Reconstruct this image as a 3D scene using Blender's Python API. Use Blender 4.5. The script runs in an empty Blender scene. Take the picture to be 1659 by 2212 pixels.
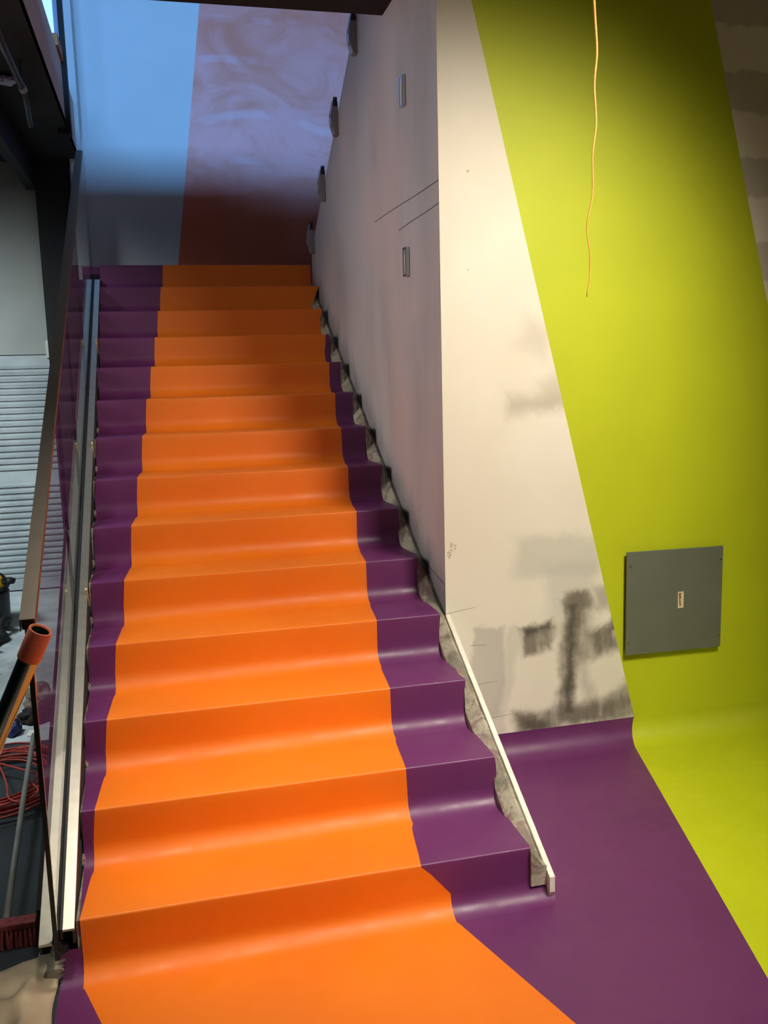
import bpy, bmesh, math, random
from mathutils import Vector, Matrix, noise
random.seed(7)
D = bpy.data
COL = bpy.context.scene.collection
PI = math.pi

# ------------------------------------------------------------------ helpers
def srgb(r, g, b):
    f = lambda c: c/12.92 if c <= 0.04045 else ((c+0.055)/1.055)**2.4
    return (f(r/255), f(g/255), f(b/255), 1)

def link(name, me, mats=None, parent=None, smooth=False):
    o = D.objects.new(name, me)
    COL.objects.link(o)
    if mats:
        for m in (mats if isinstance(mats, (list, tuple)) else [mats]):
            me.materials.append(m)
    if parent: o.parent = parent
    if smooth:
        for p in me.polygons: p.use_smooth = True
    return o

class MB:
    """collects geometry that becomes one mesh object"""
    def __init__(s): s.v = []; s.f = []; s.m = []
    def poly(s, pts, m=0):
        n = len(s.v); s.v += [tuple(p) for p in pts]; s.f.append(tuple(range(n, n+len(pts)))); s.m.append(m)
    def box(s, a, b, m=0, M=None):
        x0, y0, z0 = a; x1, y1, z1 = b
        P = [(x0,y0,z0),(x1,y0,z0),(x1,y1,z0),(x0,y1,z0),(x0,y0,z1),(x1,y0,z1),(x1,y1,z1),(x0,y1,z1)]
        if M: P = [tuple(M @ Vector(p)) for p in P]
        n = len(s.v); s.v += P
        for f in ((0,3,2,1),(4,5,6,7),(0,1,5,4),(1,2,6,5),(2,3,7,6),(3,0,4,7)):
            s.f.append(tuple(n+i for i in f)); s.m.append(m)
    def prism(s, prof, x0, x1, m=0, axis='x'):
        """profile [(a,b)] extruded along axis: x -> (x,a,b); y -> (a,y,b); z -> (a,b,z)"""
        def P(t, a, b): return {'x': (t,a,b), 'y': (a,t,b), 'z': (a,b,t)}[axis]
        n = len(prof); k = len(s.v)
        s.v += [P(x0,a,b) for a,b in prof] + [P(x1,a,b) for a,b in prof]
        s.f.append(tuple(range(k, k+n))); s.m.append(m)
        s.f.append(tuple(range(k+2*n-1, k+n-1, -1))); s.m.append(m)
        for i in range(n):
            j = (i+1) % n
            s.f.append((k+i, k+n+i, k+n+j, k+j)); s.m.append(m)
    def grid(s, rows, m=0, close=False):
        k = len(s.v); w = len(rows[0])
        for r in rows: s.v += [tuple(p) for p in r]
        for i in range(len(rows)-1):
            for j in range(w if close else w-1):
                a = k+i*w+j; b = k+i*w+(j+1) % w
                s.f.append((a, b, b+w, a+w)); s.m.append(m)
    def tube(s, pts, r, seg=10, m=0, cap=True):
        pts = [Vector(p) for p in pts]; rows = []
        up = Vector((0, 0, 1))
        t0 = (pts[1]-pts[0]).normalized()
        if abs(t0.z) > .9: up = Vector((1, 0, 0))
        nrm = t0.cross(up).normalized()
        for i, p in enumerate(pts):
            t = (pts[min(i+1, len(pts)-1)]-pts[max(i-1, 0)]).normalized()
            nrm = (nrm - t*nrm.dot(t)).normalized(); bi = t.cross(nrm)
            rr = r[i] if isinstance(r, (list, tuple)) else r
            rows.append([p+(nrm*math.cos(2*PI*a/seg)+bi*math.sin(2*PI*a/seg))*rr for a in range(seg)])
        k = len(s.v); s.grid(rows, m, True)
        if cap:
            s.f.append(tuple(range(k+seg-1, k-1, -1))); s.m.append(m)
            e = k+(len(pts)-1)*seg
            s.f.append(tuple(range(e, e+seg))); s.m.append(m)
    def lathe(s, prof, c=(0,0,0), seg=32, m=0, M=None):
        rows = []
        for r, z in prof:
            row = [Vector((r*math.cos(2*PI*a/seg), r*math.sin(2*PI*a/seg), z)) for a in range(seg)]
            if M: row = [M @ p for p in row]
            rows.append([p+Vector(c) for p in row])
        s.grid(rows, m, True)
    def build(s, name, mats, parent=None, smooth=False, bevel=0, origin=None, fix=True, weld=True):
        me = D.meshes.new(name)
        V = s.v
        if origin: V = [(a-origin[0], b-origin[1], c-origin[2]) for a,b,c in V]
        me.from_pydata(V, [], s.f)
        for p, i in zip(me.polygons, s.m): p.material_index = i
        if weld or fix:
            bm = bmesh.new(); bm.from_mesh(me)
            if weld: bmesh.ops.remove_doubles(bm, verts=bm.verts, dist=1e-5)
            if fix: bmesh.ops.recalc_face_normals(bm, faces=bm.faces)
            bm.to_mesh(me); bm.free()
        o = link(name, me, mats, parent, smooth)
        if origin: o.location = origin
        if bevel:
            b = o.modifiers.new('bevel', 'BEVEL'); b.width = bevel; b.segments = 2; b.limit_method = 'ANGLE'
        return o

def tag(o, label=None, cat=None, group=None, kind=None):
    if label: o['label'] = label
    if cat: o['category'] = cat
    if group: o['group'] = group
    if kind: o['kind'] = kind
    return o
def thing(name, label, cat, loc=(0,0,0), group=None):
    o = D.objects.new(name, None); COL.objects.link(o); o.location = loc; o.empty_display_size = .1
    return tag(o, label, cat, group)

# ------------------------------------------------------------------ materials
class NT:
    def __init__(s, name):
        s.m = D.materials.new(name); s.m.use_nodes = True
        s.t = s.m.node_tree; s.b = s.t.nodes['Principled BSDF']; s.out = s.t.nodes['Material Output']
        s.tc = s.t.nodes.new('ShaderNodeTexCoord')
    def n(s, ty, **kw):
        o = s.t.nodes.new(ty)
        for k, v in kw.items(): setattr(o, k, v)
        return o
    def l(s, a, b): s.t.links.new(a, b)
    def val(s, sock, v):
        if hasattr(v, 'is_output'): s.l(v, sock)
        else: sock.default_value = v
    def math(s, op, a, b=0, c=None):
        o = s.n('ShaderNodeMath', operation=op); s.val(o.inputs[0], a); s.val(o.inputs[1], b)
        if c is not None: s.val(o.inputs[2], c)
        return o.outputs[0]
    def noise(s, scale, detail=4, rough=.55, vec=None, dist=0, stretch=None):
        o = s.n('ShaderNodeTexNoise'); o.inputs['Scale'].default_value = scale
        o.inputs['Detail'].default_value = detail; o.inputs['Roughness'].default_value = rough
        o.inputs['Distortion'].default_value = dist
        v = vec or s.tc.outputs['Object']
        if stretch:
            mp = s.n('ShaderNodeMapping'); mp.inputs['Scale'].default_value = stretch; s.l(v, mp.inputs['Vector']); v = mp.outputs[0]
        s.l(v, o.inputs['Vector']); return o.outputs['Fac']
    def ramp(s, v, a, b, lo=0, hi=1, smooth=True):
        o = s.n('ShaderNodeMapRange'); o.interpolation_type = 'SMOOTHSTEP' if smooth else 'LINEAR'
        s.val(o.inputs['Value'], v); s.val(o.inputs['From Min'], a); s.val(o.inputs['From Max'], b)
        s.val(o.inputs['To Min'], lo); s.val(o.inputs['To Max'], hi); return o.outputs[0]
    def mix(s, f, a, b):
        o = s.n('ShaderNodeMix', data_type='RGBA'); s.val(o.inputs[0], f); s.val(o.inputs[6], a); s.val(o.inputs[7], b); return o.outputs[2]
    def xyz(s, vec=None):
        o = s.n('ShaderNodeSeparateXYZ'); s.l(vec or s.tc.outputs['Object'], o.inputs[0]); return o.outputs
    def bump(s, h, strength=.2, dist=.01):
        o = s.n('ShaderNodeBump'); o.inputs['Strength'].default_value = strength; o.inputs['Distance'].default_value = dist
        s.l(h, o.inputs['Height']); s.l(o.outputs[0], s.b.inputs['Normal'])
    def set(s, base=None, rough=None, metal=None, spec=None, coat=None):
        if base is not None: s.val(s.b.inputs['Base Color'], base)
        if rough is not None: s.val(s.b.inputs['Roughness'], rough)
        if metal is not None: s.val(s.b.inputs['Metallic'], metal)
        if spec is not None: s.val(s.b.inputs['Specular IOR Level'], spec)
        if coat is not None: s.val(s.b.inputs['Coat Weight'], coat)
        return s.m
    def boxmask(s, u, v, c, w, h, rot=0, soft=.02):
        """soft rotated rectangle in the (u,v) plane"""
        ca, sa = math.cos(rot), math.sin(rot)
        du = s.math('SUBTRACT', u, c[0]); dv = s.math('SUBTRACT', v, c[1])
        a = s.math('ADD', s.math('MULTIPLY', du, ca), s.math('MULTIPLY', dv, sa))
        b = s.math('SUBTRACT', s.math('MULTIPLY', dv, ca), s.math('MULTIPLY', du, sa))
        d = s.math('MAXIMUM', s.math('SUBTRACT', s.math('ABSOLUTE', a), w/2), s.math('SUBTRACT', s.math('ABSOLUTE', b), h/2))
        return s.ramp(d, soft, -soft)

def simple(name, base, rough=.5, metal=0, spec=.5, nz=0, nscale=20, bump=0, bscale=200, coat=0):
    t = NT(name)
    c = base
    if nz:
        f = t.noise(nscale, 5)
        c = t.mix(t.ramp(f, .3, .7), tuple(x*(1-nz) for x in base[:3])+(1,), tuple(min(1, x*(1+nz)) for x in base[:3])+(1,))
    t.set(c, rough, metal, spec, coat)
    if bump: t.bump(t.noise(bscale, 3), bump, .002)
    return t.m

def coating(name, base, dark, rough=.42):
    """thick satin floor coating, slightly orange-peeled and scuffed"""
    t = NT(name)
    big = t.ramp(t.noise(2.2, 4, .5), .35, .7)
    c = t.mix(t.math('MULTIPLY', big, .45), base, dark)
    r = t.ramp(t.noise(9, 5), .3, .7, rough-.07, rough+.1)
    t.set(c, r, 0, .5)
    h = t.math('ADD', t.math('MULTIPLY', t.noise(420, 2), .35), t.noise(14, 3))
    t.bump(h, .22, .004)
    return t.m

M_ORANGE = coating('orange_coating', srgb(245, 126, 16), srgb(231, 111, 14), .5)
M_PURPLE = coating('purple_coating', srgb(107, 46, 99), srgb(95, 38, 91), .42)
M_GREEN = coating('green_coating', srgb(196, 206, 26), srgb(184, 196, 20), .45)
M_GREENWALL = simple('green_paint', srgb(196, 206, 22), .6, nz=.03, nscale=3, bump=.15, bscale=300)
M_BLACK = simple('black_paint', srgb(24, 22, 24), .8, nz=.15, nscale=6)
M_DARK = simple('dark_grey_paint', srgb(48, 48, 52), .7, nz=.1, nscale=6)
M_WHITE = simple('white_board_edge', srgb(235, 230, 215), .8, nz=.08, nscale=60, bump=.4, bscale=150)
M_FASCIA = simple('grey_brown_plaster', srgb(205, 188, 178), .85, nz=.06, nscale=5)
M_STEEL = simple('brushed_aluminium', srgb(205, 200, 188), .36, .85, nz=.06, nscale=30)
M_STEELD = simple('satin_cap_steel', srgb(104, 98, 90), .42, .8, nz=.05, nscale=14)
M_POLISH = simple('polished_steel', srgb(205, 205, 205), .14, 1)
M_CAPORANGE = simple('orange_plastic', srgb(206, 108, 80), .5, nz=.12, nscale=40)
M_RUBBER = simple('black_rubber', srgb(26, 26, 28), .6)
M_PANEL = simple('grey_enamel', srgb(108, 112, 98), .45, nz=.04, nscale=8, bump=.1, bscale=400)
M_SCREW = simple('screw_metal', srgb(190, 190, 180), .3, 1)
M_STICKER = simple('sticker_paper', srgb(224, 214, 180), .6)
M_STICKRED = simple('sticker_red_ink', srgb(200, 84, 50), .6)
M_STICKBROWN = simple('sticker_brown_ink', srgb(150, 104, 82), .6)
M_CORD = simple('red_cord', srgb(176, 62, 50), .55, nz=.15, nscale=30)
M_WIRE = simple('orange_wire', srgb(244, 160, 72), .5, nz=.1, nscale=20)
M_BRISTLE = simple('dark_red_bristles', srgb(136, 58, 62), .7, nz=.3, nscale=80)
M_HANDLE = simple('grey_broom_handle', srgb(128, 128, 120), .5, nz=.12, nscale=12)
M_YELLOW = simple('yellow_plastic', srgb(206, 160, 30), .4)
M_VAC = simple('dark_grey_plastic', srgb(52, 56, 60), .5)
M_BLUE = simple('blue_plastic', srgb(34, 52, 110), .5, nz=.2, nscale=15)
M_RAG = simple('grey_brown_cloth', srgb(136, 120, 104), .9, nz=.25, nscale=18)
M_RAGD = simple('dark_brown_cloth', srgb(48, 38, 32), .9, nz=.2, nscale=18)
M_SHEET = simple("beige_paper", srgb(188, 170, 142), .7, nz=.14, nscale=7)
M_WOOD = simple('bare_wood', srgb(206, 178, 128), .7, nz=.15, nscale=40)
M_WOODO = simple('orange_wood', srgb(176, 112, 66), .7, nz=.15, nscale=30)
M_PENCIL = simple('pencil_graphite', srgb(150, 138, 116), .8)
M_MARK = simple('dark_scuff', srgb(70, 58, 58), .9)
M_FRAME = simple('window_frame_white', srgb(170, 176, 206), .5)
M_BRACK = simple('bracket_metal', srgb(150, 150, 160), .45, .3)

def glass_mat():
    t = NT('clear_glass'); t.t.nodes.remove(t.b)
    tr = t.n('ShaderNodeBsdfTransparent'); tr.inputs['Color'].default_value = (.94, .96, .95, 1)
    gl = t.n('ShaderNodeBsdfGlossy'); gl.inputs['Roughness'].default_value = .015
    fr = t.n('ShaderNodeFresnel'); fr.inputs['IOR'].default_value = 1.5
    mx = t.n('ShaderNodeMixShader'); gm = t.n('ShaderNodeNewGeometry'); t.l(t.math('MULTIPLY', fr.outputs[0], t.math('SUBTRACT', 1, gm.outputs['Backfacing'])), mx.inputs[0]); t.l(tr.outputs[0], mx.inputs[1]); t.l(gl.outputs[0], mx.inputs[2])
    t.l(mx.outputs[0], t.out.inputs['Surface']); return t.m
M_GLASS = glass_mat()
M_GLASSEDGE = simple('dark_glass_edge', srgb(22, 26, 22), .25)

def concrete(name='raw_concrete', tint=True):
    t = NT(name)
    n1 = t.ramp(t.noise(9, 6, .6), .38, .62)
    n2 = t.ramp(t.noise(17, 5, .6, dist=.6), .5, .6)
    c = t.mix(n1, srgb(128, 124, 108), srgb(178, 172, 152))
    if tint: c = t.mix(t.math('MULTIPLY', n2, .8), c, srgb(136, 108, 106))
    sp = t.ramp(t.noise(32, 2), .7, .74)
    c = t.mix(t.math('MULTIPLY', sp, .8), c, srgb(206, 110, 50)) if tint else c
    t.set(c, .9); t.bump(t.noise(40, 6), .6, .01)
    return t.m
M_CONC = concrete()

def front_wall_mat():
    t = NT('cream_plaster_smudged')
    x, y, z = t.xyz()
    w1 = t.math('MULTIPLY', t.math('SUBTRACT', t.noise(7, 5, .62), .5), .10)
    w2 = t.math('MULTIPLY', t.math('SUBTRACT', t.noise(9.3, 6, .65, dist=.5), .5), .09)
    u = t.math('ADD', x, w1); v = t.math('ADD', z, w2)
    c = t.mix(t.ramp(t.noise(1.6, 3), .35, .65), srgb(238, 230, 212), srgb(245, 238, 222))
    streak = t.noise(4, 5, .6, stretch=(6, 1, 1.0))
    blot = t.noise(6, 5, .6)
    brk = t.ramp(t.math('ADD', t.math('MULTIPLY', streak, .45), t.math('MULTIPLY', blot, .55)), .36, .54, .62, 1)
    def layer(c, mk, col, amt, br=None):
        f = t.math('MULTIPLY', mk, amt)
        if br is not None: f = t.math('MULTIPLY', f, br)
        return t.mix(f, c, col)
    pale = srgb(190, 190, 178); lil = srgb(196, 190, 180)
    # pale skim patches
    c = layer(c, t.boxmask(u, v, (1.93, .86), .38, .17, -.03, .035), pale, .5)
    c = layer(c, t.boxmask(u, v, (2.00, .69), .22, .26, 0, .05), pale, .45)
    c = layer(c, t.boxmask(u, v, (1.622, .385), .14, .40, -.03, .012), lil, .8)
    c = layer(c, t.boxmask(u, v, (1.70, .33), .06, .48, -.18, .015), lil, .45)
    c = layer(c, t.boxmask(u, v, (1.84, 1.50), .24, .07, .05, .04), srgb(196, 186, 166), .8)
    c = layer(c, t.boxmask(u, v, (1.93, 1.56), .12, .10, .5, .04), srgb(200, 190, 170), .6)
    c = layer(c, t.boxmask(u, v, (1.84, 1.76), .14, .12, -.4, .06), srgb(204, 194, 174), .55)
    # grey plaster brush marks
    g1 = srgb(128, 120, 106); g2 = srgb(84, 78, 68)
    c = layer(c, t.boxmask(u, v, (2.055, .52), .07, .28, .10, .03), g1, .7, brk)
    c = layer(c, t.boxmask(u, v, (1.93, .53), .14, .06, .1, .03), g1, .3, brk)
    c = layer(c, t.boxmask(u, v, (2.07, .30), .05, .30, .25, .03), g1, .35, brk)
    c = layer(c, t.boxmask(u, v, (1.995, .42), .085, .56, -.10, .025), g1, 1, brk)
    c = layer(c, t.boxmask(u, v, (2.03, .645), .13, .07, .25, .025), g1, .9, brk)
    c = layer(c, t.boxmask(u, v, (1.84, .51), .14, .12, .2, .025), g1, .95, brk)
    c = layer(c, t.boxmask(u, v, (1.84, .545), .12, .04, .25, .02), g2, .9, brk)
    c = layer(c, t.boxmask(u, v, (2.155, .47), .12, .13, .3, .03), g1, 1, brk)
    c = layer(c, t.boxmask(u, v, (2.22, .56), .06, .10, 0, .02), srgb(56, 50, 42), 1)
    c = layer(c, t.boxmask(u, v, (2.15, .66), .07, .10, 0, .03), srgb(176, 168, 150), .8)
    c = layer(c, t.boxmask(u, v, (2.06, .15), .64, .10, .03, .03), g1, 1, brk)
    c = layer(c, t.boxmask(u, v, (2.24, .20), .14, .10, .5, .03), g1, .9, brk)
    c = layer(c, t.boxmask(u, v, (1.995, .40), .028, .48, -.05, .014), g2, .85, brk)
    c = layer(c, t.boxmask(u, v, (1.84, .12), .12, .05, 0, .025), g2, .8, brk)
    c = layer(c, t.boxmask(u, v, (2.27, .38), .03, .12, .3, .02), g1, .7, brk)
    # small dents
    dent = t.ramp(t.noise(26, 1), .775, .80)
    c = t.mix(t.math('MULTIPLY', dent, .6), c, srgb(150, 138, 116))
    # brownish skim bands on the far right
    wv = t.ramp(t.math('ADD', t.math('SINE', t.math('MULTIPLY', v, 19)), t.math('MULTIPLY', w1, 9)), -.1, .25)
    right = t.ramp(x, 2.56, 2.6)
    c = t.mix(t.math('MULTIPLY', t.math('MULTIPLY', wv, right), .55), c, srgb(176, 164, 150))
    t.set(c, .8); t.bump(t.noise(60, 4), .08, .004)
    return t.m
M_FRONT = front_wall_mat()

def side_wall_mat():
    t = NT('grey_plaster_stained')
    x, y, z = t.xyz()
    st = t.noise(1.5, 4, .5, stretch=(1, 1.6, .5))
    c = t.mix(t.ramp(st, .36, .62), srgb(158, 152, 152), srgb(172, 167, 167))
    c = t.mix(t.math('MULTIPLY', t.ramp(t.noise(1.4, 3), .45, .65), .5), c, srgb(186, 164, 160))
    # dark dirt rising from the stair slope
    hgt = t.math('SUBTRACT', z, t.math('ADD', .08, t.math('MULTIPLY', y, .545)))
    nz = t.noise(7, 6, .65, stretch=(1, 1, .5))
    edge = t.math('SUBTRACT', hgt, t.math('MULTIPLY', nz, .34))
    c = t.mix(t.math('MULTIPLY', t.ramp(edge, .06, -.14), .7), c, srgb(104, 106, 106))
    c = t.mix(t.math('MULTIPLY', t.ramp(edge, -.10, -.24), .7), c, srgb(80, 76, 70))
    # streaks
    sk = t.ramp(t.noise(9, 3, .7, stretch=(1, 5, .8)), .70, .73)
    low = t.ramp(hgt, .55, .1)
    c = t.mix(t.math('MULTIPLY', t.math('MULTIPLY', sk, low), .7), c, srgb(64, 56, 58))
    t.set(c, .75); t.bump(t.noise(25, 5), .12, .005)
    return t.m
M_SIDE = side_wall_mat()

def back_orange_mat():
    t = NT('orange_paint_film_sheen')
    x, y, z = t.xyz()
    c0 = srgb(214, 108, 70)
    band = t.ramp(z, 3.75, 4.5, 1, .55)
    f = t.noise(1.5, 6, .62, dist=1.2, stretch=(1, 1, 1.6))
    film_sheen = t.ramp(f, .3, .62, .25, 1)
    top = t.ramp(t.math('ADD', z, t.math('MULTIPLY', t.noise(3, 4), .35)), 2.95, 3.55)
    c = t.mix(t.math('MULTIPLY', t.math('MULTIPLY', t.math('MULTIPLY', film_sheen, top), band), .8), c0, srgb(240, 164, 166))  # smear film, with the window's reflected sheen painted in towards the top
    # swirl wipes
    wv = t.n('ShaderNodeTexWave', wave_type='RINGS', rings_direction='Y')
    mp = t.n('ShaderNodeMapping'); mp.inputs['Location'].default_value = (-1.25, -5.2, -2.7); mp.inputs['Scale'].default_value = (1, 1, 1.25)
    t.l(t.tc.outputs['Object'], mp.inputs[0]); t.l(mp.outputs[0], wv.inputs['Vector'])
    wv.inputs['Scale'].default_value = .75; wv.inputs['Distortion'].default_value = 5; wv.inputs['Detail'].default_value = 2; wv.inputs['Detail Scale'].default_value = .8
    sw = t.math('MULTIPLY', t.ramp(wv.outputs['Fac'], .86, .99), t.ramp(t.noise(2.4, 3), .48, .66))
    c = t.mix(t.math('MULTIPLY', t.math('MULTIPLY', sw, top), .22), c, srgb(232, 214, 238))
    t.set(c, .5, 0, .5)
    return t.m
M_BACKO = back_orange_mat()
M_BACKG = simple('pale_grey_paint', srgb(200, 202, 204), .65, nz=.02, nscale=3)

def shutter_mat():
    t = NT('shutter_slats_grey'); t.set(t.mix(t.ramp(t.noise(4, 4), .3, .7), srgb(150, 158, 160), srgb(172, 178, 178)), .5, .2); return t.m
M_SHUT = shutter_mat()
M_SHUTBOX = simple('grey_sheet_panel', srgb(150, 152, 146), .6, nz=.05, nscale=3)

def dusty_floor():
    t = NT('dusty_grey_floor')
    c = t.mix(t.ramp(t.noise(3, 6, .65), .35, .65), srgb(168, 178, 180), srgb(206, 212, 212))
    c = t.mix(t.ramp(t.noise(22, 4), .66, .72), c, srgb(110, 112, 108))
    t.set(c, .75); return t.m
M_DUST = dusty_floor()
M_MAT = simple('dark_floor_cover', srgb(44, 52, 56), .55, nz=.25, nscale=5)

# ------------------------------------------------------------------ dimensions (metres)
RISE, RUN, N = .17, .308, 14
XW = 1.44            # face of the wall beside the stairs
YW = 1.0             # face of the wall that looks at the viewer
noseline = lambda y: RISE + y*RISE/RUN
CEIL = 3.23

# ------------------------------------------------------------------ floor
CR = .10
def floor_shell():
    b = MB()
    lx = lambda y: .048 - .35*(y+.05)          # left purple / orange
    rx = lambda y: 1.126 - .311*(y+.05)        # orange / purple
    gx = lambda y: 2.282 + .2855*(y-.973)      # purple / green
    ys = [-.06-i*.12 for i in range(0, 13)]    # down to the point where the purple ends
    yc = -1.50
    ys = [y for y in ys if y > yc] + [yc]
    for a, c in zip(ys, ys[1:]):
        b.poly([(-.015, c, 0), (lx(c), c, 0), (lx(a), a, 0), (-.015, a, 0)], 1)
        b.poly([(lx(c), c, 0), (rx(c), c, 0), (rx(a), a, 0), (lx(a), a, 0)], 0)
        b.poly([(rx(c), c, 0), (max(gx(c), rx(c)), c, 0), (gx(a), a, 0), (rx(a), a, 0)], 1)
        b.poly([(max(gx(c), rx(c)), c, 0), (6, c, 0), (6, a, 0), (gx(a), a, 0)], 2)
    b.poly([(-.015, -6, 0), (lx(-6), -6, 0), (lx(yc), yc, 0), (-.015, yc, 0)], 1)
    b.poly([(lx(-6), -6, 0), (3.0, -6, 0), (rx(yc), yc, 0), (lx(yc), yc, 0)], 0)
    b.poly([(3.0, -6, 0), (6, -6, 0), (6, yc, 0), (rx(yc), yc, 0)], 2)
    # right of the stairs up to the wall cove
    x0 = 1.459
    b.poly([(x0, -.06, 0), (gx(-.06), -.06, 0), (gx(YW-CR), YW-CR, 0), (x0, YW-CR, 0)], 1)
    b.poly([(gx(-.06), -.06, 0), (6, -.06, 0), (6, YW-CR, 0), (gx(YW-CR), YW-CR, 0)], 2)
    arc = [(YW-CR+CR*math.sin(a), CR-CR*math.cos(a)) for a in [PI/2*i/10 for i in range(11)]] + [(YW, CR+.006)]
    gxs = [gx(YW-CR)+(2.304-gx(YW-CR))*(i/11) for i in range(12)]
    for i in range(11):
        (y0, z0), (y1, z1) = arc[i], arc[i+1]
        b.poly([(XW, y0, z0), (gxs[i], y0, z0), (gxs[i+1], y1, z1), (XW, y1, z1)], 1)
        b.poly([(gxs[i], y0, z0), (6, y0, z0), (6, y1, z1), (gxs[i+1], y1, z1)], 2)
    # small lip of purple left of the first riser
    arc = [(-.06+.06*math.sin(a), .06-.06*math.cos(a)) for a in [PI/2*i/8 for i in range(9)]] + [(0, .085)]
    for i in range(9):
        (y0, z0), (y1, z1) = arc[i], arc[i+1]
        b.poly([(-.015, y0, z0), (.046, y0, z0), (.046, y1, z1), (-.012+.003*i, y1, z1)], 1)
    o = b.build('floor', [M_ORANGE, M_PURPLE, M_GREEN], smooth=True, fix=False)
    return tag(o, kind='structure')
floor_shell()
b = MB()
b.poly([(-6, 1.84, 0), (-.09, 1.80, 0), (-.09, 6.2, 0), (-6, 6.2, 0)], 0)
b.poly([(-6, -6, 0), (-.015, -6, 0), (-.015, .0, 0), (-.09, .0, 0), (-.09, 1.80, 0), (-6, 1.84, 0)], 1)
tag(b.build('floor', [M_DUST, M_MAT], fix=False), kind='structure')

# ------------------------------------------------------------------ staircase
stairs = thing('staircase', 'straight flight of orange coated stairs with purple borders rising to a dark landing', 'staircase', (0, 0, 0))
LN = [.047,.080,.112,.141,.172,.203,.233,.262,.290,.322,.353,.382,.411,.437]
LB = [.048,.069,.101,.131,.163,.195,.225,.253,.280,.311,.344,.372,.399,.428]
RN = [1.034,1.074,1.102,1.131,1.162,1.193,1.223,1.256,1.289,1.320,1.362,1.396,1.438,1.438]
RB = [1.126,1.078,1.104,1.130,1.163,1.192,1.224,1.258,1.289,1.318,1.352,1.392,1.396,1.438]
EN = [1.390,1.390,1.390,1.390,1.392,1.390,1.392,1.388,1.391,1.386,1.378,1.396,1.438,1.438]
EB = [1.459,1.392,1.392,1.389,1.393,1.390,1.391,1.383,1.386,1.385,1.383,1.392,1.396,1.438]
WN = [.047,.043,.043,.046,.048,.050,.049,.045,.040,.035,.035,.035,.030,.026]
WB = [.047,.038,.034,.038,.043,.045,.040,.039,.038,.040,.039,.034,.030,.026]
R = .06
def step_rows(i):
    """profile of step i: (y, z, k, t) where k,t interpolate the width tables"""
    y0, z0 = i*RUN, i*RISE
    P = []
    if i == 0: P.append((-.0605, 0, 'B', 0))
    else: P.append((y0-.12, z0, 'T', .61)); P.append((y0-.085, z0, 'T', .76))
    n = 8
    for j in range(n+1):
        a = PI/2*j/n
        P.append((y0-R+R*math.sin(a), z0+R-R*math.cos(a), 'B', 0) if i == 0 else (y0-R+R*math.sin(a), z0+R-R*math.cos(a), 'B', 0))
    for t in (.45, .6, .8): P.append((y0, z0+RISE*t, 'R', (t-.35)/.65))
    rr = .007
    P.append((y0, z0+RISE-rr, 'N', 0))
    for j in range(1, 5):
        a = PI/2*j/4
        P.append((y0+rr-rr*math.cos(a), z0+RISE-rr+rr*math.sin(a), 'N', 0))
    if i < N-1:
        P.append((y0+.06, z0+RISE, 'T2', .2)); P.append((y0+.13, z0+RISE, 'T2', .42)); P.append((y0+RUN-.12, z0+RISE, 'T2', .61))
    return P
def width(tabN, tabB, i, k, t):
    if k == 'B': return tabB[i]
    if k == 'N': return tabN[i]
    if k == 'R' and i == 0 and tabN is EN: return tabN[i]
    if k == 'R': return tabB[i]+(tabN[i]-tabB[i])*t
    if k == 'T': return tabN[i-1]+(tabB[i]-tabN[i-1])*t
    if k == 'T2': return tabN[i]+(tabB[i+1]-tabN[i])*t
for i in range(N):
    P = step_rows(i)
    if i == N-1: P += [(i*RUN+.1, N*RISE, 'N', 0)]
    O, PL, PR = [], [], []
    for y, z, k, t in P:
        lx = width(LN, LB, i, k, t); rx = width(RN, RB, i, k, t); ex = width(EN, EB, i, k, t); wx = width(WN, WB, i, k, t)
        jit = lambda s: .0035*noise.noise(Vector((s, y*14, z*14)))
        wx += jit(3)*(1 if i else 0); ex += 2*jit(9)*(1 if i else 0)
        if i == N-1: ex = rx = 1.438
        O.append([(lx+(rx-lx)*u/6, y, z+.0012*noise.noise(Vector((u, y*3, z*3)))) for u in range(7)])
        if lx > wx+.0015: PL.append([(wx+(lx-wx)*u/3, y, z) for u in range(4)])
        else: PL.append([(min(wx, lx-.0005)+.0005*u/3, y, z) for u in range(4)])
        if ex > rx+.002: PR.append([(rx+(ex-rx)*u/3, y, z) for u in range(4)])
        else: PR.append([(rx+.0002*u/3, y, z) for u in range(4)])
    b = MB(); b.grid(O); st = b.build('step', M_ORANGE, stairs, smooth=True, fix=False)
    b = MB(); b.grid(PL); c = b.build('purple_border', M_PURPLE, st, smooth=True, fix=False); c['label'] = 'purple border along the left end of the step'
    if i < 11:
        b = MB(); b.grid(PR); c = b.build('purple_border', M_PURPLE, st, smooth=True, fix=False); c['label'] = 'purple border along the right end of the step'

# concrete body below the covering
prof = [(0.006, 0)]
for i in range(N):
    prof += [(i*RUN+.006, (i+1)*RISE-.006), ((i+1)*RUN+.006, (i+1)*RISE-.006)]
prof[-1] = (4.1, N*RISE-.006)
prof += [(4.1, N*RISE-.28), (.5, 0)]
b = MB(); b.prism(prof, .036, 1.385); b.build('concrete_body', M_CONC, stairs)
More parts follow.
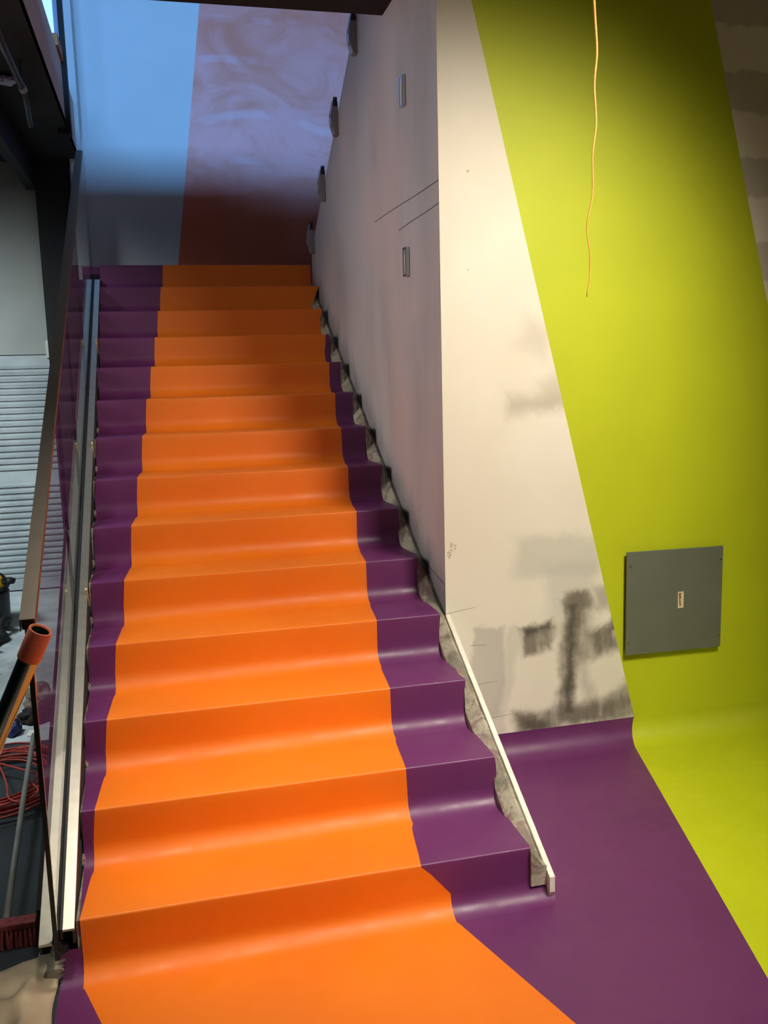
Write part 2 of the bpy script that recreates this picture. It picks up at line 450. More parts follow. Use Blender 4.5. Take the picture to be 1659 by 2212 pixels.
# dark steel stringer on the glass side
b = MB(); b.box((-.09, 4.106, 2.1), (XW, 5.198, N*RISE)); b.box((XW, 3.94, 2.1), (3.198, 5.198, N*RISE))
tag(b.build('floor_landing', M_PURPLE, weld=False), kind='structure')
b = MB()
for j in range(13):
    pass
rowsf = []
for j in range(9):
    y = -.008+j*.016
    rowsf.append([(-.05, y, 0), (-.05+.004*noise.noise(Vector((j, 2, 0))), y, .03+.02*noise.noise(Vector((j*.9, 0, 0)))), (-.03, y, .04+.02*noise.noise(Vector((j*.9, 3, 0)))), (-.004, y, .035+.02*noise.noise(Vector((j*.7, 5, 0)))), (.0, y, 0)])
b.grid(rowsf, 0, True); b.poly(rowsf[0][::-1]); b.poly(rowsf[-1])
b.build('mortar_foot', M_CONC, stairs)
b = MB(); b.prism([(.13, .04), (.13, noseline(.13)-.10), (4.09, noseline(4.09)-.10), (4.09, 2.05), (.45, 0), (.13, 0)], -.085, .034)
b.build('stringer', M_BLACK, stairs)
# ragged concrete infill on the wall side
rows = []
ny = 300
for j in range(ny+1):
    y = -.012 + j*(3.93+.012)/ny
    nz = noise.noise(Vector((y*11, 0, 2)))*.010 + noise.noise(Vector((y*37, 0, 5)))*.005
    zr = noseline(y)-.078+nz*.6 - .008*max(0, (y-1.5))
    lo = max(.045, noseline(y)-.34)
    tread = max(0, math.floor(y/RUN)+1)*RISE if y > 0 else .15
    xl = 1.386
    za = max(tread-.004, zr-.035) if y > 0 else .160
    zr = max(zr, lo+.005)
    if y < .03: zr = max(zr, .112)
    rows.append([(xl, y, lo), (xl, y, za+nz*.4), (xl+.018+nz*.5, y, za+(zr-za)*.5+nz*.6), (1.425, y, zr), (1.438, y, max(zr-.004, lo)), (1.438, y, lo)])
b = MB(); b.grid(rows, 0, True)
b.poly(rows[0][::-1]); b.poly(rows[-1])
b.build('concrete_infill', M_CONC, stairs)
# concrete lumps squeezed out on the glass side
for i in range(1, 9):
    bm = bmesh.new(); bmesh.ops.create_icosphere(bm, subdivisions=3, radius=1)
    for v in bm.verts:
        k = 1+.35*noise.noise(v.co*2.3+Vector((i*3, 0, 0)))
        v.co = Vector((v.co.x*.009*k, v.co.y*.016*k, v.co.z*.022*k)) + Vector((.036, i*RUN-.01, i*RISE+.012))
    me = D.meshes.new('mortar_lump'); bm.to_mesh(me); bm.free()
    link('mortar_lump', me, M_CONC, stairs)

# plasterboard closing the side of the lowest steps
b = MB()
tp = []
for j in range(41):
    y = -.035 + j*(YW-.001+.035)/40
    tp.append((y, noseline(y)-.070+noise.noise(Vector((y*30, 1, 1)))*.0025))
b.prism([(YW-.001, .002), (-.02, .002), (-.035, .03)] + tp, 1.4385, 1.456)
tag(b.build('plasterboard_strip', M_WHITE), 'narrow white plasterboard edge running down beside the lowest purple steps', 'board')

# ------------------------------------------------------------------ walls
# wall facing the viewer, cream / green / cream
b = MB()
z0, z1 = CR+.006, CEIL
gl = lambda z: 2.304-(z-.105)*.2500
gr = lambda z: 2.901-(z-1.878)*.265
b.poly([(XW, YW, z0), (gl(z0), YW, z0), (gl(z1), YW, z1), (XW, YW, z1)], 0)
b.poly([(gl(z0), YW, z0), (gr(z0), YW, z0), (gr(z1), YW, z1), (gl(z1), YW, z1)], 1)
b.poly([(gr(z0), YW, z0), (6, YW, z0), (6, YW, z1), (gr(z1), YW, z1)], 0)
b.poly([(XW+.12, YW+.12, z0), (6, YW+.12, z0), (6, YW+.12, z1), (XW+.12, YW+.12, z1)], 0)
tag(b.build('wall_front', [M_FRONT, M_GREENWALL], fix=False), kind='structure')
# wall beside the stairs; its far top edge follows the next flight
edge = lambda y: 2.473+.592*(3.933-y)
b = MB()
b.prism([(YW+.003, .02), (YW+.003, CEIL-.002), (1.812, CEIL-.002), (1.81, edge(1.81)), (3.935, edge(3.935)), (3.935, 1.9), (3.6, 1.9), (YW+.3, .3)], XW, XW+.10)
tag(b.build('wall_right', M_SIDE), kind='structure')
# thin raised stringer band along the sloping edge
# back wall on the landing
b = MB()
YB = 5.2
ob = lambda z: .572+(z-2.511)*.1424
zt = 5.6
b.poly([(-.42, YB, 2.2), (-.16, YB, 2.2), (-.16, YB, CEIL+.05), (-.42, YB, CEIL+.05)], 0)
b.poly([(-.16, YB, 2.2), (ob(2.2), YB, 2.2), (ob(zt), YB, zt), (-.16, YB, zt)], 0)
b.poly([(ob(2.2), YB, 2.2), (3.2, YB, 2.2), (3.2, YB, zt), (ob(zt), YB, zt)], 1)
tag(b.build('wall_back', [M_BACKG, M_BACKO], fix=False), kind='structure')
# solid strip standing in for a glass-edge reflection, left end of back wall
b = MB(); b.box((-.17, 4.86, 2.37), (-.085, YB-.002, zt))
tag(b.build('glass_edge_reflection_strip', M_BACKG), kind='structure')
# right end of the upper landing
b = MB(); b.box((3.2, 1.2, 2.0), (3.3, 5.3, zt)); tag(b.build('wall_landing', M_BACKG), kind='structure')
# next flight, seen only from the side
b = MB(); b.prism([(3.93, 2.38), (3.93, 2.2), (1.95, 3.4), (1.95, 3.55)], XW+.13, 3.19)
tag(b.build('trim_2', M_CONC), kind='structure')
# ceiling over the viewer and over the left room
b = MB()
b.box((-6, -7, CEIL), (6, 1.81, CEIL+.06)); b.box((-6, 1.81, CEIL), (-.115, 5.15, CEIL+.06))
tag(b.build('ceiling', M_BLACK), kind='structure')
b = MB(); b.box((-.13, 1.812, CEIL+.002), (-.115, 5.15, 3.63))
tag(b.build('trim_3', M_FASCIA), kind='structure')
b = MB(); b.box((-6, 1.75, CEIL+.06), (XW, 1.81, 3.69)); tag(b.build('trim_4', M_DARK), kind='structure')
# black post where the slab edge ends
b = MB()
b.box((-.165, 4.0, CEIL-.03), (-.085, 4.09, 3.78)); b.box((-.115, 4.0, 3.78), (-.085, 4.09, zt))
tag(b.build('steel_post', M_BLACK), 'black square post rising beside the bright upper window at the slab edge', 'post')
# black wall under the landing and black bulkhead in the left room
b = MB(); b.prism([(-.43, 0), (.03, 0), (.03, 2.095), (-.19, 2.095), (-.19, CEIL-.002), (-.43, CEIL-.002)], 4.9, 4.98, axis='y'); tag(b.build('wall_understair', M_BLACK), kind='structure')
b = MB(); b.prism([(-.43, 5.0), (-.53, 3.94), (-2.2, 3.94), (-2.2, 5.0)], 3.017, CEIL-.001, axis='z')
b2 = MB(); b2.box((-.50, 2.2, 3.03), (-.43, 4.97, CEIL-.001)); tag(b2.build('trim_5', M_BLACK), kind='structure')
# left room end wall: grey sheet above the shutter
b = MB(); b.box((-4, 5.02, 1.83), (-.2, 5.12, CEIL)); tag(b.build('wall_left', M_SHUTBOX), kind='structure')
b = MB(); b.box((-6, -7, 0), (-4, 6, 3.23)); 
wl = MB(); wl.poly([(-4, -7, 0), (-4, 6, 0), (-4, 6, CEIL), (-4, -7, CEIL)]); tag(wl.build('wall_far', M_DARK, fix=False), kind='structure')

# ------------------------------------------------------------------ roller shutter
sh = thing('roller_shutter', 'closed grey roller shutter with horizontal slats behind the glass balustrade', 'shutter', (-2.1, 5.0, 0))
rows = []
z = .10; pitch = .048
prof = []
while z < 1.74:
    if .86 < z < .94:
        prof += [(0, z), (0, z+.085)]; z += .085; continue
    prof += [(0, z+.000), (-.016, z+.004), (-.018, z+.020), (-.004, z+.026), (0, z+.030), (0, z+.044)]
    z += pitch
b = MB(); b.grid([[(x, 5.0-2*.0+dy-0, zz) for (dy, zz) in prof] for x in (-4, -.434)])
b.build('slat_curtain', M_SHUT, sh, origin=(-2.1, 5.0, 0), fix=False).location = (0, 0, 0)
b = MB(); b.box((-4, 4.985, 1.74), (-.434, 5.03, 1.822)); b.build('top_rail', M_SHUT, sh, origin=(-2.1, 5.0, 0), bevel=.004).location = (0, 0, 0)
b = MB(); b.box((-4, 4.98, .012), (-.434, 5.03, .098)); b.build('bottom_rail', M_SHUT, sh, origin=(-2.1, 5.0, 0), bevel=.004).location = (0, 0, 0)
b = MB(); b.box((-.455, 4.955, 1.80), (-.435, 4.985, 1.93)); b.build('guide_bracket', M_STEEL, sh, origin=(-2.1, 5.0, 0)).location = (0, 0, 0)

# ------------------------------------------------------------------ glass balustrade
bal = thing('glass_balustrade', 'sloping frameless glass balustrade with steel cap rail on the left edge of the stairs', 'balustrade', (-.012, 0, 0))
OX = (-.012, 0, 0)
def part(mb, name, mat, parent, o, **k):
    q = mb.build(name, mat, parent, origin=o, **k); q.location = (0, 0, 0); return q
GX = -.012
gt = lambda y: 1.038+.552*(y+.043)           # glass top
gb = lambda y: noseline(y)-.055
js = [-.043, 1.09, 1.73, 2.58, 3.86]
for a, c in zip(js, js[1:]):
    a2 = a+.002; c2 = c-.002
    b = MB(); b.prism([(a2, max(.03, gb(a2))), (c2, gb(c2)), (c2, gt(c2)), (a2, gt(a2))], GX-.006, GX+.006)
    g = part(b, 'glass_panel', M_GLASS, bal, OX)
    # polished dark edges
    b = MB()
    for yy in ((a2,) if a != js[0] else (a2,)):
        w = .0125 if a == js[0] else .001
        b.box((GX-.0062, yy-(w if a == js[0] else 0), max(.03, gb(yy))), (GX+.0062, yy+.0008, gt(yy)))
    e = part(b, 'glass_edge', M_GLASSEDGE, g, OX); e['label'] = 'dark front edge of the glass'
# shoe covers
def strip(x0, x1, ya, yb, th, off=0, name='shoe_cover', mat=M_STEEL):
    s, c = math.sin(math.atan(RISE/RUN)), math.cos(math.atan(RISE/RUN))
    b = MB()
    b.prism([(ya, noseline(ya)+off), (yb, noseline(yb)+off), (yb+s*.0, noseline(yb)+off-th), (ya, noseline(ya)+off-th)], x0, x1)
    return part(b, name, mat, bal, OX, bevel=.001)
c = strip(.002, .034, -.02, 3.80, .006); c['label'] = 'bright inner aluminium cover strip'
c = strip(-.058, -.022, -.05, 3.80, .006); c['label'] = 'outer aluminium cover strip'
strip(.026, .0335, -.01, 3.80, .05, -.006, 'shoe_channel', M_DARK)
strip(-.058, -.051, -.04, 3.80, .03, -.006, 'shoe_channel', M_DARK)
strip(-.022, -.0185, -.02, 3.80, .03, .002, 'gasket', M_RUBBER)
strip(-.0055, .002, -.02, 3.80, .03, .002, 'gasket', M_RUBBER)
# shims
for y, z in ((3.02, 1.76), (2.09, 1.20), (1.18, .69)):
    M = Matrix.Translation((.032, y, noseline(y)-.01)) @ Matrix.Rotation(.5, 4, 'X')
    b = MB(); b.box((-.006, -.006, -.05), (.004, .008, .034), M=M)
    q = part(b, 'wooden_shim', M_WOOD, bal, OX); q['label'] = 'pale wooden shim beside the cover strip'
# U-shaped cap rail
ya, yb = -.045, 3.45
def capprof(y):
    z = gt(y)+.012
    return [(GX-.019, z-.030), (GX-.019, z), (GX+.019, z), (GX+.019, z-.030), (GX+.0155, z-.030), (GX+.0155, z-.0035), (GX-.0155, z-.0035), (GX-.0155, z-.030)]
b = MB()
A = [(x, ya, z) for x, z in capprof(ya)]; B = [(x, yb, z) for x, z in capprof(yb)]
b.grid([A, B], 0, True); b.poly(A[:1]+A[1:2]+A[6:8]); b.poly([A[1], A[2], A[5], A[6]]); b.poly([A[2], A[3], A[4], A[5]])
part(b, 'cap_rail', M_STEELD, bal, OX)
b = MB(); z = gt(ya)
b.grid([[(GX-.0152, ya+.012, gt(ya+.012)+.008), (GX+.0152, ya+.012, gt(ya+.012)+.008)], [(GX-.0152, ya+.012, gt(ya)-.018), (GX+.0152, ya+.012, gt(ya)-.018)]])
part(b, 'rubber_insert', M_RUBBER, bal, OX, fix=False)

# steel tube leaning at the front end of the balustrade
PT = Vector((0.0289, -0.116, 1.0374)); AX = Vector((0.4251, -0.1687, 0.8893)).normalized()
FT = PT-AX*(PT.z-.004)/AX.z
hr = thing('steel_tube', 'shiny steel tube with orange end sleeve leaning on the front of the glass balustrade', 'tube', tuple(FT))
LEN = (PT-FT).length
rr = .0255
ZR = AX.to_track_quat('Z', 'X').to_matrix().to_4x4()
M_FILM = simple('film_wrapped_steel', srgb(150, 184, 170), .2, 1, nz=.08, nscale=9)
b = MB(); b.lathe([(rr, .02), (rr, LEN-.035), (rr, LEN-.003), (rr-.003, LEN-.003), (rr-.003, LEN-.6)], seg=40, M=ZR); q = b.build('tube', M_FILM, hr, smooth=False)
md = q.modifiers.new('edge', 'EDGE_SPLIT'); md.split_angle = .6
for p in q.data.polygons: p.use_smooth = True
b = MB(); b.lathe([(rr+.0004, LEN-.085), (rr+.0036, LEN-.085), (rr+.004, LEN-.083), (rr+.004, LEN-.003), (rr+.003, LEN), (rr-.001, LEN), (rr-.0035, LEN-.004)], seg=40, M=ZR)
q = b.build('end_sleeve', M_CAPORANGE, hr, smooth=True); q['label'] = 'orange plastic end sleeve'
md = q.modifiers.new('edge', 'EDGE_SPLIT'); md.split_angle = .7
b = MB(); b.lathe([(rr+.001, 0), (rr+.001, .03), (0, .03), (0, 0)], seg=24, M=ZR); q = b.build('foot_cap', M_RUBBER, hr)

# ------------------------------------------------------------------ brackets along the sloping wall edge
for k, (y, z) in enumerate(((2.36, 3.33), (2.90, 3.065), (3.36, 2.79), (3.84, 2.53))):
    lab = ['metal clamp bracket on the sloping wall edge, topmost of four', 'metal clamp bracket on the sloping wall edge, second from the top',
           'metal clamp bracket on the sloping wall edge, third from the top', 'metal clamp bracket on the sloping wall edge, lowest and in shadow'][k]
    t = thing('glass_bracket', lab, 'bracket', (XW, y, z), 'clamp brackets along the sloping wall edge')
    b = MB(); b.box((-.005, -.03, -.085), (0, .03, .085)); b.build('wall_plate', M_BRACK, t, bevel=.002)
    b = MB(); b.prism([(-.004, -.095), (-.024, -.09), (-.043, -.03), (-.043, .02), (-.026, .098), (-.004, .10)], -.03, .03, axis='y')
    b.build('clamp_body', M_BRACK, t, bevel=.0015)
    b = MB()
    b.prism([(-.004, .06), (-.004, .112), (-.008, .104), (-.012, .114), (-.016, .104), (-.021, .112), (-.026, .104), (-.030, .06)], -.034, -.0302, axis='y')
    b.build('clamp_teeth', M_DARK, t)
    for zz in (-.045, .012):
        b = MB(); b.lathe([(0, 0), (.009, 0), (.009, .006), (0, .006)], (-.0425+(.0 if zz > 0 else .004), -.005, zz), 12, M=Matrix.Rotation(-PI/2, 4, 'Y'))
        b.build('bolt', M_SCREW, t)

# small recessed boxes on the side wall
for (y, z, lab, d) in ((1.465, 2.81, 'small upright metal wall fitting high on the grey side wall', 1), (1.46, 2.11, 'small upright metal wall fitting lower on the grey side wall', 0)):
    t = thing('wall_fitting', lab, 'fitting', (XW-.001, y, z), 'two upright fittings on the grey side wall')
    b = MB(); w = .06; q_ = .026
    for a, c, e, f in ((-q_, -w, -q_+.006, w), (q_-.006, -w, q_, w), (-q_+.006, -w, q_-.006, -w+.006), (-q_+.006, w-.006, q_-.006, w)):
        b.box((-.016, a, c), (0, e, f))
    b.build('frame', M_POLISH, t, bevel=.001)
    b = MB(); b.box((-.013, -q_+.006, -w+.006), (0, q_-.006, w-.006)); b.build('insert', M_FRAME if d else M_BRACK, t)
    b = MB(); b.box((-.0145, -.006, -.04), (-.0125, .002, .03)); b.build('lens', M_STICKER, t)

# ------------------------------------------------------------------ electrical panel on the green band
ep = thing('access_panel', 'square grey metal access panel with a small sticker, on the green wall band', 'panel', (2.475, YW, .627))
b = MB(); b.prism([(-.232, -.226), (.231, -.231), (.231, .225), (-.233, .230)], -.026, -.018, axis='y'); b.build('cover', M_PANEL, ep, bevel=.0015)
b = MB(); b.box((-.205, -.0185, -.205), (.205, 0, .205)); b.build('back_box', M_DARK, ep)
for x, z in ((-.217, .168), (-.219, -.167), (.221, .167), (.221, -.175)):
    b = MB(); b.lathe([(0, .004), (.0035, .0035), (.005, .001), (.005, 0)], (x, -.026, z), 14, M=Matrix.Rotation(PI/2, 4, 'X')); b.build('screw', M_SCREW, ep)
st = MB(); st.box((.014, -.0268, -.036), (.042, -.026, .037)); st = st.build('sticker', M_STICKER, ep, bevel=.0003); st['label'] = 'small cream sticker with vertical red print'
b = MB()
for k in range(6):
    z = .028-k*.0085
    if k < 3: b.box((.019, -.0272, z-.003), (.030-(k % 2)*.002, -.0268, z+.003))
    b.box((.019+(k % 3)*.002, -.0272, z-.0045), (.022+(k % 3)*.002, -.0268, z+.0035))
b.build('red_print', M_STICKRED, st)
b = MB()
for k in range(7):
    z = .004-k*.0035; b.box((.020+(k % 2)*.004, -.0272, z-.0012), (.027+(k % 2)*.003, -.0268, z+.0012))
b.build('brown_print', M_STICKBROWN, st)
b = MB(); b.box((.0225, -.0273, -.027), (.029, -.0268, -.018)); b.build('red_dot', M_STICKRED, st)

# pencil marks on the cream wall
def px(a, c, s=1):  # writing-plane helper: offsets in millimetres from the note's corner
    return (1.448+a*.001, YW-.0006, .878+c*.001)
note = thing('pencil_note', 'faint slanted pencil scribble of numbers on the cream wall near its left corner', 'writing', (1.48, YW, .93))
strokes = [
 [(1,22),(2,19),(7,18)], [(7,18),(11,21),(13,18)], [(13,18),(12,15),(9,12),(10,8),(13,9),(15,13)],
 [(14,22),(17,20),(18,18)], [(3,33),(9,28),(19,22)], [(4,36),(9,34),(10,37)], [(10,37),(12,40),(9,42)], [(13,29),(17,32),(16,35)], [(13,33),(20,31)],
 [(18,44),(26,37)], [(17,39),(23,44)],
 [(16,72),(20,74),(24,71)], [(15,72),(17,66),(22,60),(23,54),(19,52),(16,57),(19,62),(25,64),(33,65)],
 [(36,62),(44,58)], [(36,62),(34,56),(38,50),(38,46),(35,44),(31,48)],
]
for s_ in strokes:
    pts = []
    for i in range(len(s_)-1):
        for u in range(3):
            f = u/3; pts.append(px(s_[i][0]+(s_[i+1][0]-s_[i][0])*f, s_[i][1]+(s_[i+1][1]-s_[i][1])*f))
    pts.append(px(*s_[-1]))
    b = MB(); b.tube(pts, .0007, 5); part(b, 'pencil_stroke', M_PENCIL, note, (1.48, YW, .93))
for (x0, zz, x1, z1_) in ((1.542, .509, 1.614, .506), (1.561, .336, 1.664, .343), (1.611, .180, 1.736, .190), (1.44, .655, 1.57, .672)):
    b = MB(); b.tube([(x0, YW-.0004, zz), ((x0+x1)/2, YW-.0004, (zz+z1_)/2+.001), (x1, YW-.0004, z1_)], .0007, 5)
    lab = {1.542: 'short level pencil line on the cream wall, highest on the pale patch', 1.561: 'level pencil line on the cream wall at the middle of the pale patch',
           1.611: 'level pencil line on the cream wall just above the purple cove', 1.44: 'faint pencil line starting at the left corner of the cream wall'}[x0]
    tag(b.build('pencil_line', M_PENCIL), lab, 'pencil line')
# dark layout lines on the grey wall
for k, (y0, za, y1, zb) in enumerate(((2.05, 2.368, 1.003, 2.362), (1.60, 2.262, 1.003, 2.278), (1.58, .853, 1.003, .778))):
    b = MB(); b.tube([(XW-.0003, y0+(y1-y0)*u/6, za+(zb-za)*u/6+.002*math.sin(u)) for u in range(7)], .0016, 5)
    tag(b.build('pencil_line', M_MARK), ['long dark pencil line high on the grey side wall', 'shorter dark pencil line below the long one on the grey side wall', 'dark pencil line low on the grey side wall near the stair edge'][k], 'pencil line')

# hanging wire
pts, rad = [], []
wz = [(0, 1258), (60, 1264), (150, 1266), (230, 1258), (300, 1261), (370, 1254), (440, 1257), (510, 1248), (580, 1259), (620, 1260), (658, 1255)]
for k in range(61):
    zz = 3.229-(3.229-1.862)*k/60
    f = (2.80-zz)/(2.80-1.862)*658
    for (a, xa), (c, xc) in zip(wz, wz[1:]):
        if a <= f <= c:
            u = (f-a)/(c-a); u = u*u*(3-2*u); xx = xa+(xc-xa)*u; break
    else: xx = 1258
    pts.append((1.675+(xx-1258)*.00152, .20+.02*math.sin(k*.12), zz)); rad.append(.0058-.0042*(k/60)**.7)
b = MB(); b.tube(pts, rad, 10)
tag(b.build('hanging_wire', M_WIRE, smooth=True), 'thin orange wire hanging down in front of the green wall band', 'wire')

# ------------------------------------------------------------------ things on the lower floor, left
vac = thing('vacuum_cleaner', 'dark drum vacuum cleaner with a yellow lid near the roller shutter', 'vacuum cleaner', (-.905, 3.9, 0)); vac.scale = (1, 1, .78)
b = MB(); b.lathe([(0, .06), (.17, .06), (.20, .10), (.205, .33), (.19, .35), (.21, .36), (.21, .385), (0, .385)], seg=40); b.build('drum', M_VAC, vac, smooth=False, bevel=.004)
b = MB(); b.lathe([(.205, .387), (.20, .43), (.16, .475), (.10, .50), (0, .505)], seg=40); q = b.build('lid', M_YELLOW, vac, smooth=True); q['label'] = 'yellow lid'
b = MB(); b.tube([(.0, -.06, .49), (.03, -.1, .56), (.12, -.13, .56), (.19, -.12, .50), (.215, -.10, .42), (.20, -.09, .36)], .009, 10); b.build('carry_handle', M_RUBBER, vac, smooth=True)
b = MB(); b.tube([(.19, -.07, .43), (.23, -.085, .435), (.26, -.09, .43)], [.03, .032, .022], 16); b.build('inlet', M_RUBBER, vac, smooth=True)
for k in range(4):
    a = k*PI/2+.4; b = MB(); b.lathe([(0, .0), (.022, .0), (.028, .02), (.022, .055), (0, .06)], (.16*math.cos(a), .16*math.sin(a), .0), 14); b.build('caster', M_RUBBER, vac, smooth=True)
hp = [(-.72+.02*math.sin(k*.9), 3.80-.028*k, .03+.10*math.exp(-((k-3)/3.0)**2)) for k in range(14)] + [(-.76, 3.45, .03), (-.86, 3.47, .03), (-.98, 3.49, .03), (-1.15, 3.47, .03)]
b = MB(); b.tube([(x, y, z+.008) for x, y, z in hp], .03, 14)
q = b.build('hose', M_RUBBER, vac, smooth=True, origin=(-.905, 3.9, 0)); q.location = (0, 0, 0)

def crumple(name, c, r, mat, label, cat, seed, parent=None, amp=.35, flat=.6):
    bm = bmesh.new(); bmesh.ops.create_icosphere(bm, subdivisions=5, radius=1)
    for v in bm.verts:
        n1 = noise.noise(v.co*1.8+Vector((seed, 0, 0))); n2 = abs(noise.noise(v.co*4.5+Vector((0, seed, 0))))
        k = 1+amp*n1-.25*n2
        p = v.co*k; v.co = Vector((p.x*r[0], p.y*r[1], p.z*r[2]))
        v.co.z = max(v.co.z, -r[2]*flat)
    me = D.meshes.new(name); bm.to_mesh(me); bm.free()
    o = link(name, me, mat, parent, True); o.location = (c[0], c[1], c[2]+r[2]*flat+.001)
    if label: tag(o, label, cat)
    return o
crumple('canvas_bag', (-.86, 3.27, 0), (.15, .10, .09), M_RUBBER, 'low black bag slumped on the dusty floor behind the tube', 'bag', 11)
rag = crumple('rag_bundle', (-.335, 2.22, 0), (.075, .085, .085), M_RAG, 'bundled grey brown rag on the dusty floor behind the glass edge', 'rag', 3)
crumple('leather_glove', (-.335, 2.06, 0), (.075, .06, .045), M_RAGD, 'dark brown crumpled work glove in front of the rag bundle', 'glove', 8)
crumple('plastic_bag', (-.425, 1.925, 0), (.045, .055, .05), M_BLUE, 'crumpled dark blue plastic bag beside the brown glove', 'bag', 5)
# loose offcut
b = MB(); b.box((-.345, 1.86, .001), (-.31, 1.93, .008)); tag(b.build('offcut', M_WHITE, bevel=.001), 'tiny white board offcut at the edge of the dark floor cover', 'offcut')

# coil of red cord
pts = []
for k in range(900):
    a = k*2*PI/60
    w = 1+.16*math.sin(a*.37+1)+.1*math.sin(a*.113)
    pts.append((-.36+.20*w*math.cos(a)+.02*math.sin(a*.71), 1.33+.27*w*math.sin(a)+.03*math.sin(a*.53), .008+.045*(k/900)+.008*(1+math.sin(a*1.7+k*.01))))
lp = [(-.62, 1.62), (-.50, 1.55), (-.40, 1.42), (-.33, 1.20), (-.30, 1.06), (-.24, 1.02), (-.20, 1.10), (-.25, 1.20)]
for i in range(len(lp)-1):
    for u in range(12):
        f = u/12; f2 = f
        p0 = Vector(lp[max(i-1, 0)]); p1 = Vector(lp[i]); p2 = Vector(lp[i+1]); p3 = Vector(lp[min(i+2, len(lp)-1)])
        p = .5*((2*p1)+(p2-p0)*f+(2*p0-5*p1+4*p2-p3)*f*f+(3*p1-p0-3*p2+p3)*f**3)
        pts.append((p.x, p.y, .072))
b = MB(); b.tube(pts, .0042, 6)
tag(b.build('cord_coil', M_CORD, smooth=True), 'tangled coil of red extension cord on the dark floor', 'cord')

# broom
br = thing('push_broom', 'broom with grey handle and dark red bristles lying on the dark floor', 'broom', (-.24, .25, 0))
BO = (-.24, .25, 0)
b = MB(); b.tube([(-.188, .235, .066), (-.235, .95, .092), (-.277, 1.62, .10)], .0105, 16); part(b, 'handle', M_HANDLE, br, BO, smooth=True)
b = MB(); b.box((-.46, .195, .050), (-.10, .240, .070)); part(b, 'head_block', M_BRISTLE, br, BO, bevel=.004)
b = MB()
for ix in range(28):
    for iy in range(5):
        x = -.452+ix*.0128+(iy % 2)*.006; y = .200+iy*.0088
        sx = random.uniform(-.004, .004); sy = (iy-2)*.008+random.uniform(-.004, .004)
        b.tube([(x, y, .051), (x+sx*.5, y+sy*.5, .03), (x+sx, y+sy, .001)], [.0036, .0052, .0066], 7)
q = part(b, 'bristles', M_BRISTLE, br, BO); q['kind'] = 'stuff'

# beige crumpled paper
n = 44; rows = []
for i in range(n+1):
    row = []
    for j in range(n+1):
        u, v = i/n, j/n
        ylim = -.03 + .145*u+.012*math.sin(u*9)
        x = -.60+.590*u - .012*v + .010*noise.noise(Vector((v*7, 3, 0)))
        y = -1.0+(1.0+ylim)*v + .02*noise.noise(Vector((u*6, 1, 0)))
        zz = .012+.05*abs(noise.noise(Vector((u*5, v*6, 2))))+.03*noise.noise(Vector((u*11, v*13, 7)))
        ed = min(1, 8*min(u, 1-u, v, 1-v)+.15)
        row.append((x, y, max(.004, zz*ed+.004)))
    rows.append(row)
b = MB(); b.grid(rows)
o = b.build('paper_sheet', M_SHEET, smooth=True, fix=False)
sm = o.modifiers.new('thick', 'SOLIDIFY'); sm.thickness = .0012; sm.offset = 1
tag(o, 'crumpled beige protective paper on the floor at the foot of the balustrade', 'paper')

# ceiling pipe and pale bundle, upper left
pp = thing('ceiling_pipe', 'dark bent pipe hanging under the black ceiling at upper left', 'pipe', (-.25, 2.8, 3.1))
PO = (-.25, 2.8, 3.1)
b = MB(); b.tube([(-.225, 1.6, 3.19), (-.222, 2.1, 3.12), (-.216, 2.69, 3.10)], .016, 14); part(b, 'upper_length', M_VAC, pp, PO, smooth=True)
b = MB(); b.tube([(-.216, 2.66, 3.10), (-.216, 2.72, 3.10)], .021, 16); part(b, 'collar', M_BRACK, pp, PO, smooth=True)
b = MB(); b.tube([(-.216, 2.71, 3.10), (-.235, 3.0, 3.10), (-.269, 3.42, 3.10)], .015, 14); part(b, 'lower_length', M_VAC, pp, PO, smooth=True)
b = MB(); b.box((-.272, 3.40, 3.10), (-.262, 3.42, CEIL)); part(b, 'hanger', M_DARK, pp, PO)
b = MB(); b.box((-.222, 2.68, 3.10), (-.212, 2.70, CEIL)); part(b, 'hanger', M_DARK, pp, PO)
o = crumple('foil_wrap', (-.32, 2.93, 3.045), (.055, .05, .022), M_FRAME, 'pale crumpled wrap tucked beside the pipe under the ceiling', 'wrap', 21)
o.location.z = CEIL-.03

# ------------------------------------------------------------------ upper window beyond the slab edge
b = MB(); b.box((-2.6, 5.22, 3.3), (-.17, 5.28, 3.66)); tag(b.build('wall_upper', M_FASCIA), kind='structure')
def emis(name, col, s):
    t = NT(name); t.set(col, .5); t.b.inputs['Emission Color'].default_value = col; t.b.inputs['Emission Strength'].default_value = s; return t.m
b = MB(); b.box((-2.6, 5.24, 3.66), (-.17, 5.26, zt)); w = tag(b.build('window_1', emis('bright_window_pane', srgb(150, 190, 250), 1.4)), kind='structure')
b = MB(); b.box((-.45, 5.16, 3.66), (-.375, 5.24, zt)); b.box((-.23, 5.16, 3.66), (-.20, 5.24, zt)); b.box((-2.6, 5.16, 3.66), (-.17, 5.24, 3.72)); b.build('window_frame', M_FRAME, w)
b = MB(); b.box((-.13, 3.68, 3.631), (-.10, 3.99, 3.70)); tag(b.build('timber_batten', M_WOODO, bevel=.003), 'short orange timber batten lying on the slab edge by the bright window', 'batten')

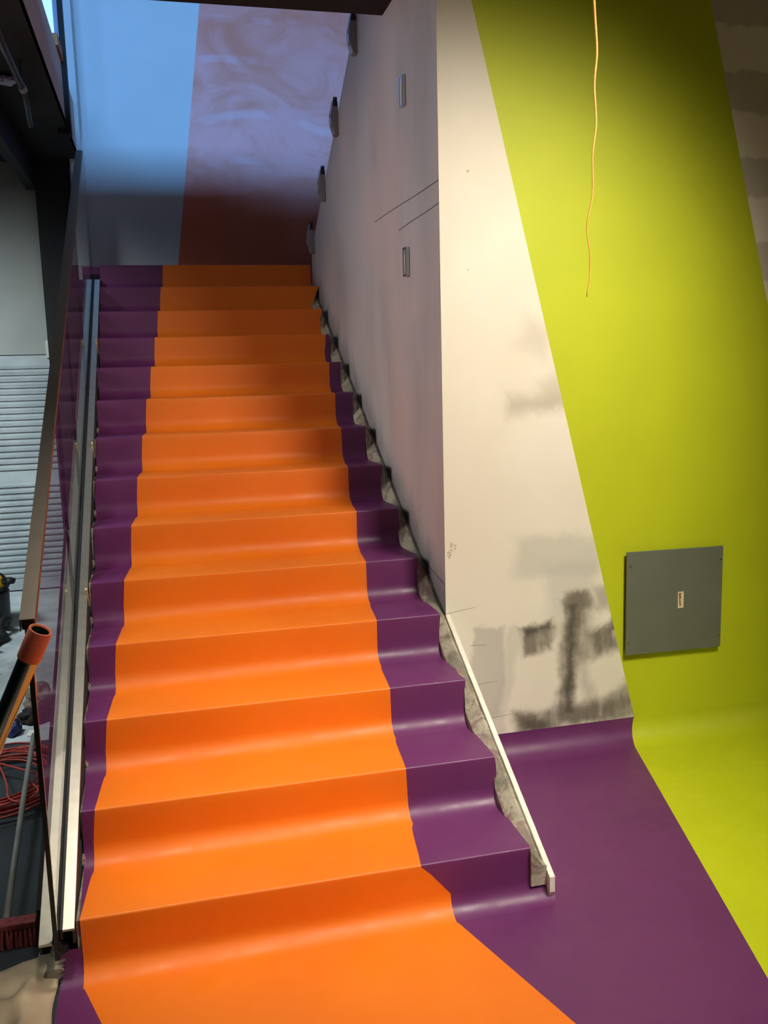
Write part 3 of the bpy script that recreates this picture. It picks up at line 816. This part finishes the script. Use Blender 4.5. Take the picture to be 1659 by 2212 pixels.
# ------------------------------------------------------------------ lights
def area(name, loc, target, size, energy, col, sy=None, spread=PI):
    l = D.lights.new(name, 'AREA'); l.energy = energy; l.color = col; l.size = size
    if sy: l.shape = 'RECTANGLE'; l.size_y = sy
    l.spread = spread
    o = D.objects.new(name, l); COL.objects.link(o); o.location = loc
    o.rotation_euler = (Vector(target)-Vector(loc)).to_track_quat('-Z', 'Y').to_euler(); return o
def spot(name, loc, target, energy, col, ang, blend, rad):
    l = D.lights.new(name, 'SPOT'); l.energy = energy; l.color = col; l.spot_size = math.radians(ang); l.spot_blend = blend; l.shadow_soft_size = rad
    o = D.objects.new(name, l); COL.objects.link(o); o.location = loc
    o.rotation_euler = (Vector(target)-Vector(loc)).to_track_quat('-Z', 'Y').to_euler(); return o
WARM = (1, .91, .77)
spot('warm_lamp', (2.2, -1.0, 3.05), (1.40, 1.0, 1.32), 345, WARM, 82, 1.0, .28)
spot('warm_lamp_floor', (1.75, -1.7, 3.1), (1.15, -.75, 0), 190, WARM, 70, 1, .3)
spot('right_floor_fill', (2.2, -1.5, 3.1), (2.05, -.4, 0), 210, WARM, 72, 1, .3)  # unseen spot added to brighten the right floor and lower wall
area('stair_foot_lamp', (.36, .12, 3.2), (.36, .15, 0),   .2, 4, WARM, spread=math.radians(55))
area('room_fill', (.4, -4.2, 3.1), (.6, 1, .6), 2.5, 7, (1, .93, .84))
area('sky_light', (.6, -6.0, 4.75), (.8, 5.2, 3.9), 5.0, 560, (.17, .48, 1), sy=.9, spread=math.radians(120))
area('left_room_light', (-2.0, 2.4, 3.12), (-1.0, 4.9, .9), 1.0, 46, (.82, .95, 1), spread=math.radians(75))
area('left_room_fill', (-2.5, 1.9, 2.7), (1.4, 1.7, 1.7), 1.6, 21, (1, .95, .93), spread=math.radians(75))
area('left_floor_light', (-1.6, 1.3, 3.15), (-.9, 1.9, 0), .8, 14, (.82, .95, 1), spread=math.radians(70))
w = D.worlds.new('world'); bpy.context.scene.world = w; w.use_nodes = True
w.node_tree.nodes['Background'].inputs[0].default_value = (.85, .86, 1, 1); w.node_tree.nodes['Background'].inputs[1].default_value = .055

# ------------------------------------------------------------------ camera
cam = D.cameras.new('camera'); co = D.objects.new('camera', cam); COL.objects.link(co)
YAW, PITCH, ROLL = (0.23832, 0.157921, -0.026955)
cy, sy, cp, sp = math.cos(YAW), math.sin(YAW), math.cos(PITCH), math.sin(PITCH)
f = Vector((sy*cp, cy*cp, -sp)); r = Vector((cy, -sy, 0)); u = r.cross(f)
c_, s_ = math.cos(ROLL), math.sin(ROLL)
R1 = c_*r+s_*u; U1 = -s_*r+c_*u
Mx = Matrix(((R1.x, U1.x, -f.x), (R1.y, U1.y, -f.y), (R1.z, U1.z, -f.z)))
co.rotation_euler = Mx.to_euler(); co.location = (0.3506, -2.4573, 1.6616)
cam.sensor_fit = 'VERTICAL'; cam.sensor_height = 24; cam.lens = 1962.49/2212*24; cam.clip_start = .02
bpy.context.scene.camera = co
vs = bpy.context.scene.view_settings; vs.view_transform = 'Standard'; vs.look = 'None'; vs.exposure = 0; vs.gamma = 1
bpy.context.scene.cycles.use_denoising = True
bpy.context.scene.cycles.max_bounces = 8
bpy.context.scene.cycles.transparent_max_bounces = 12
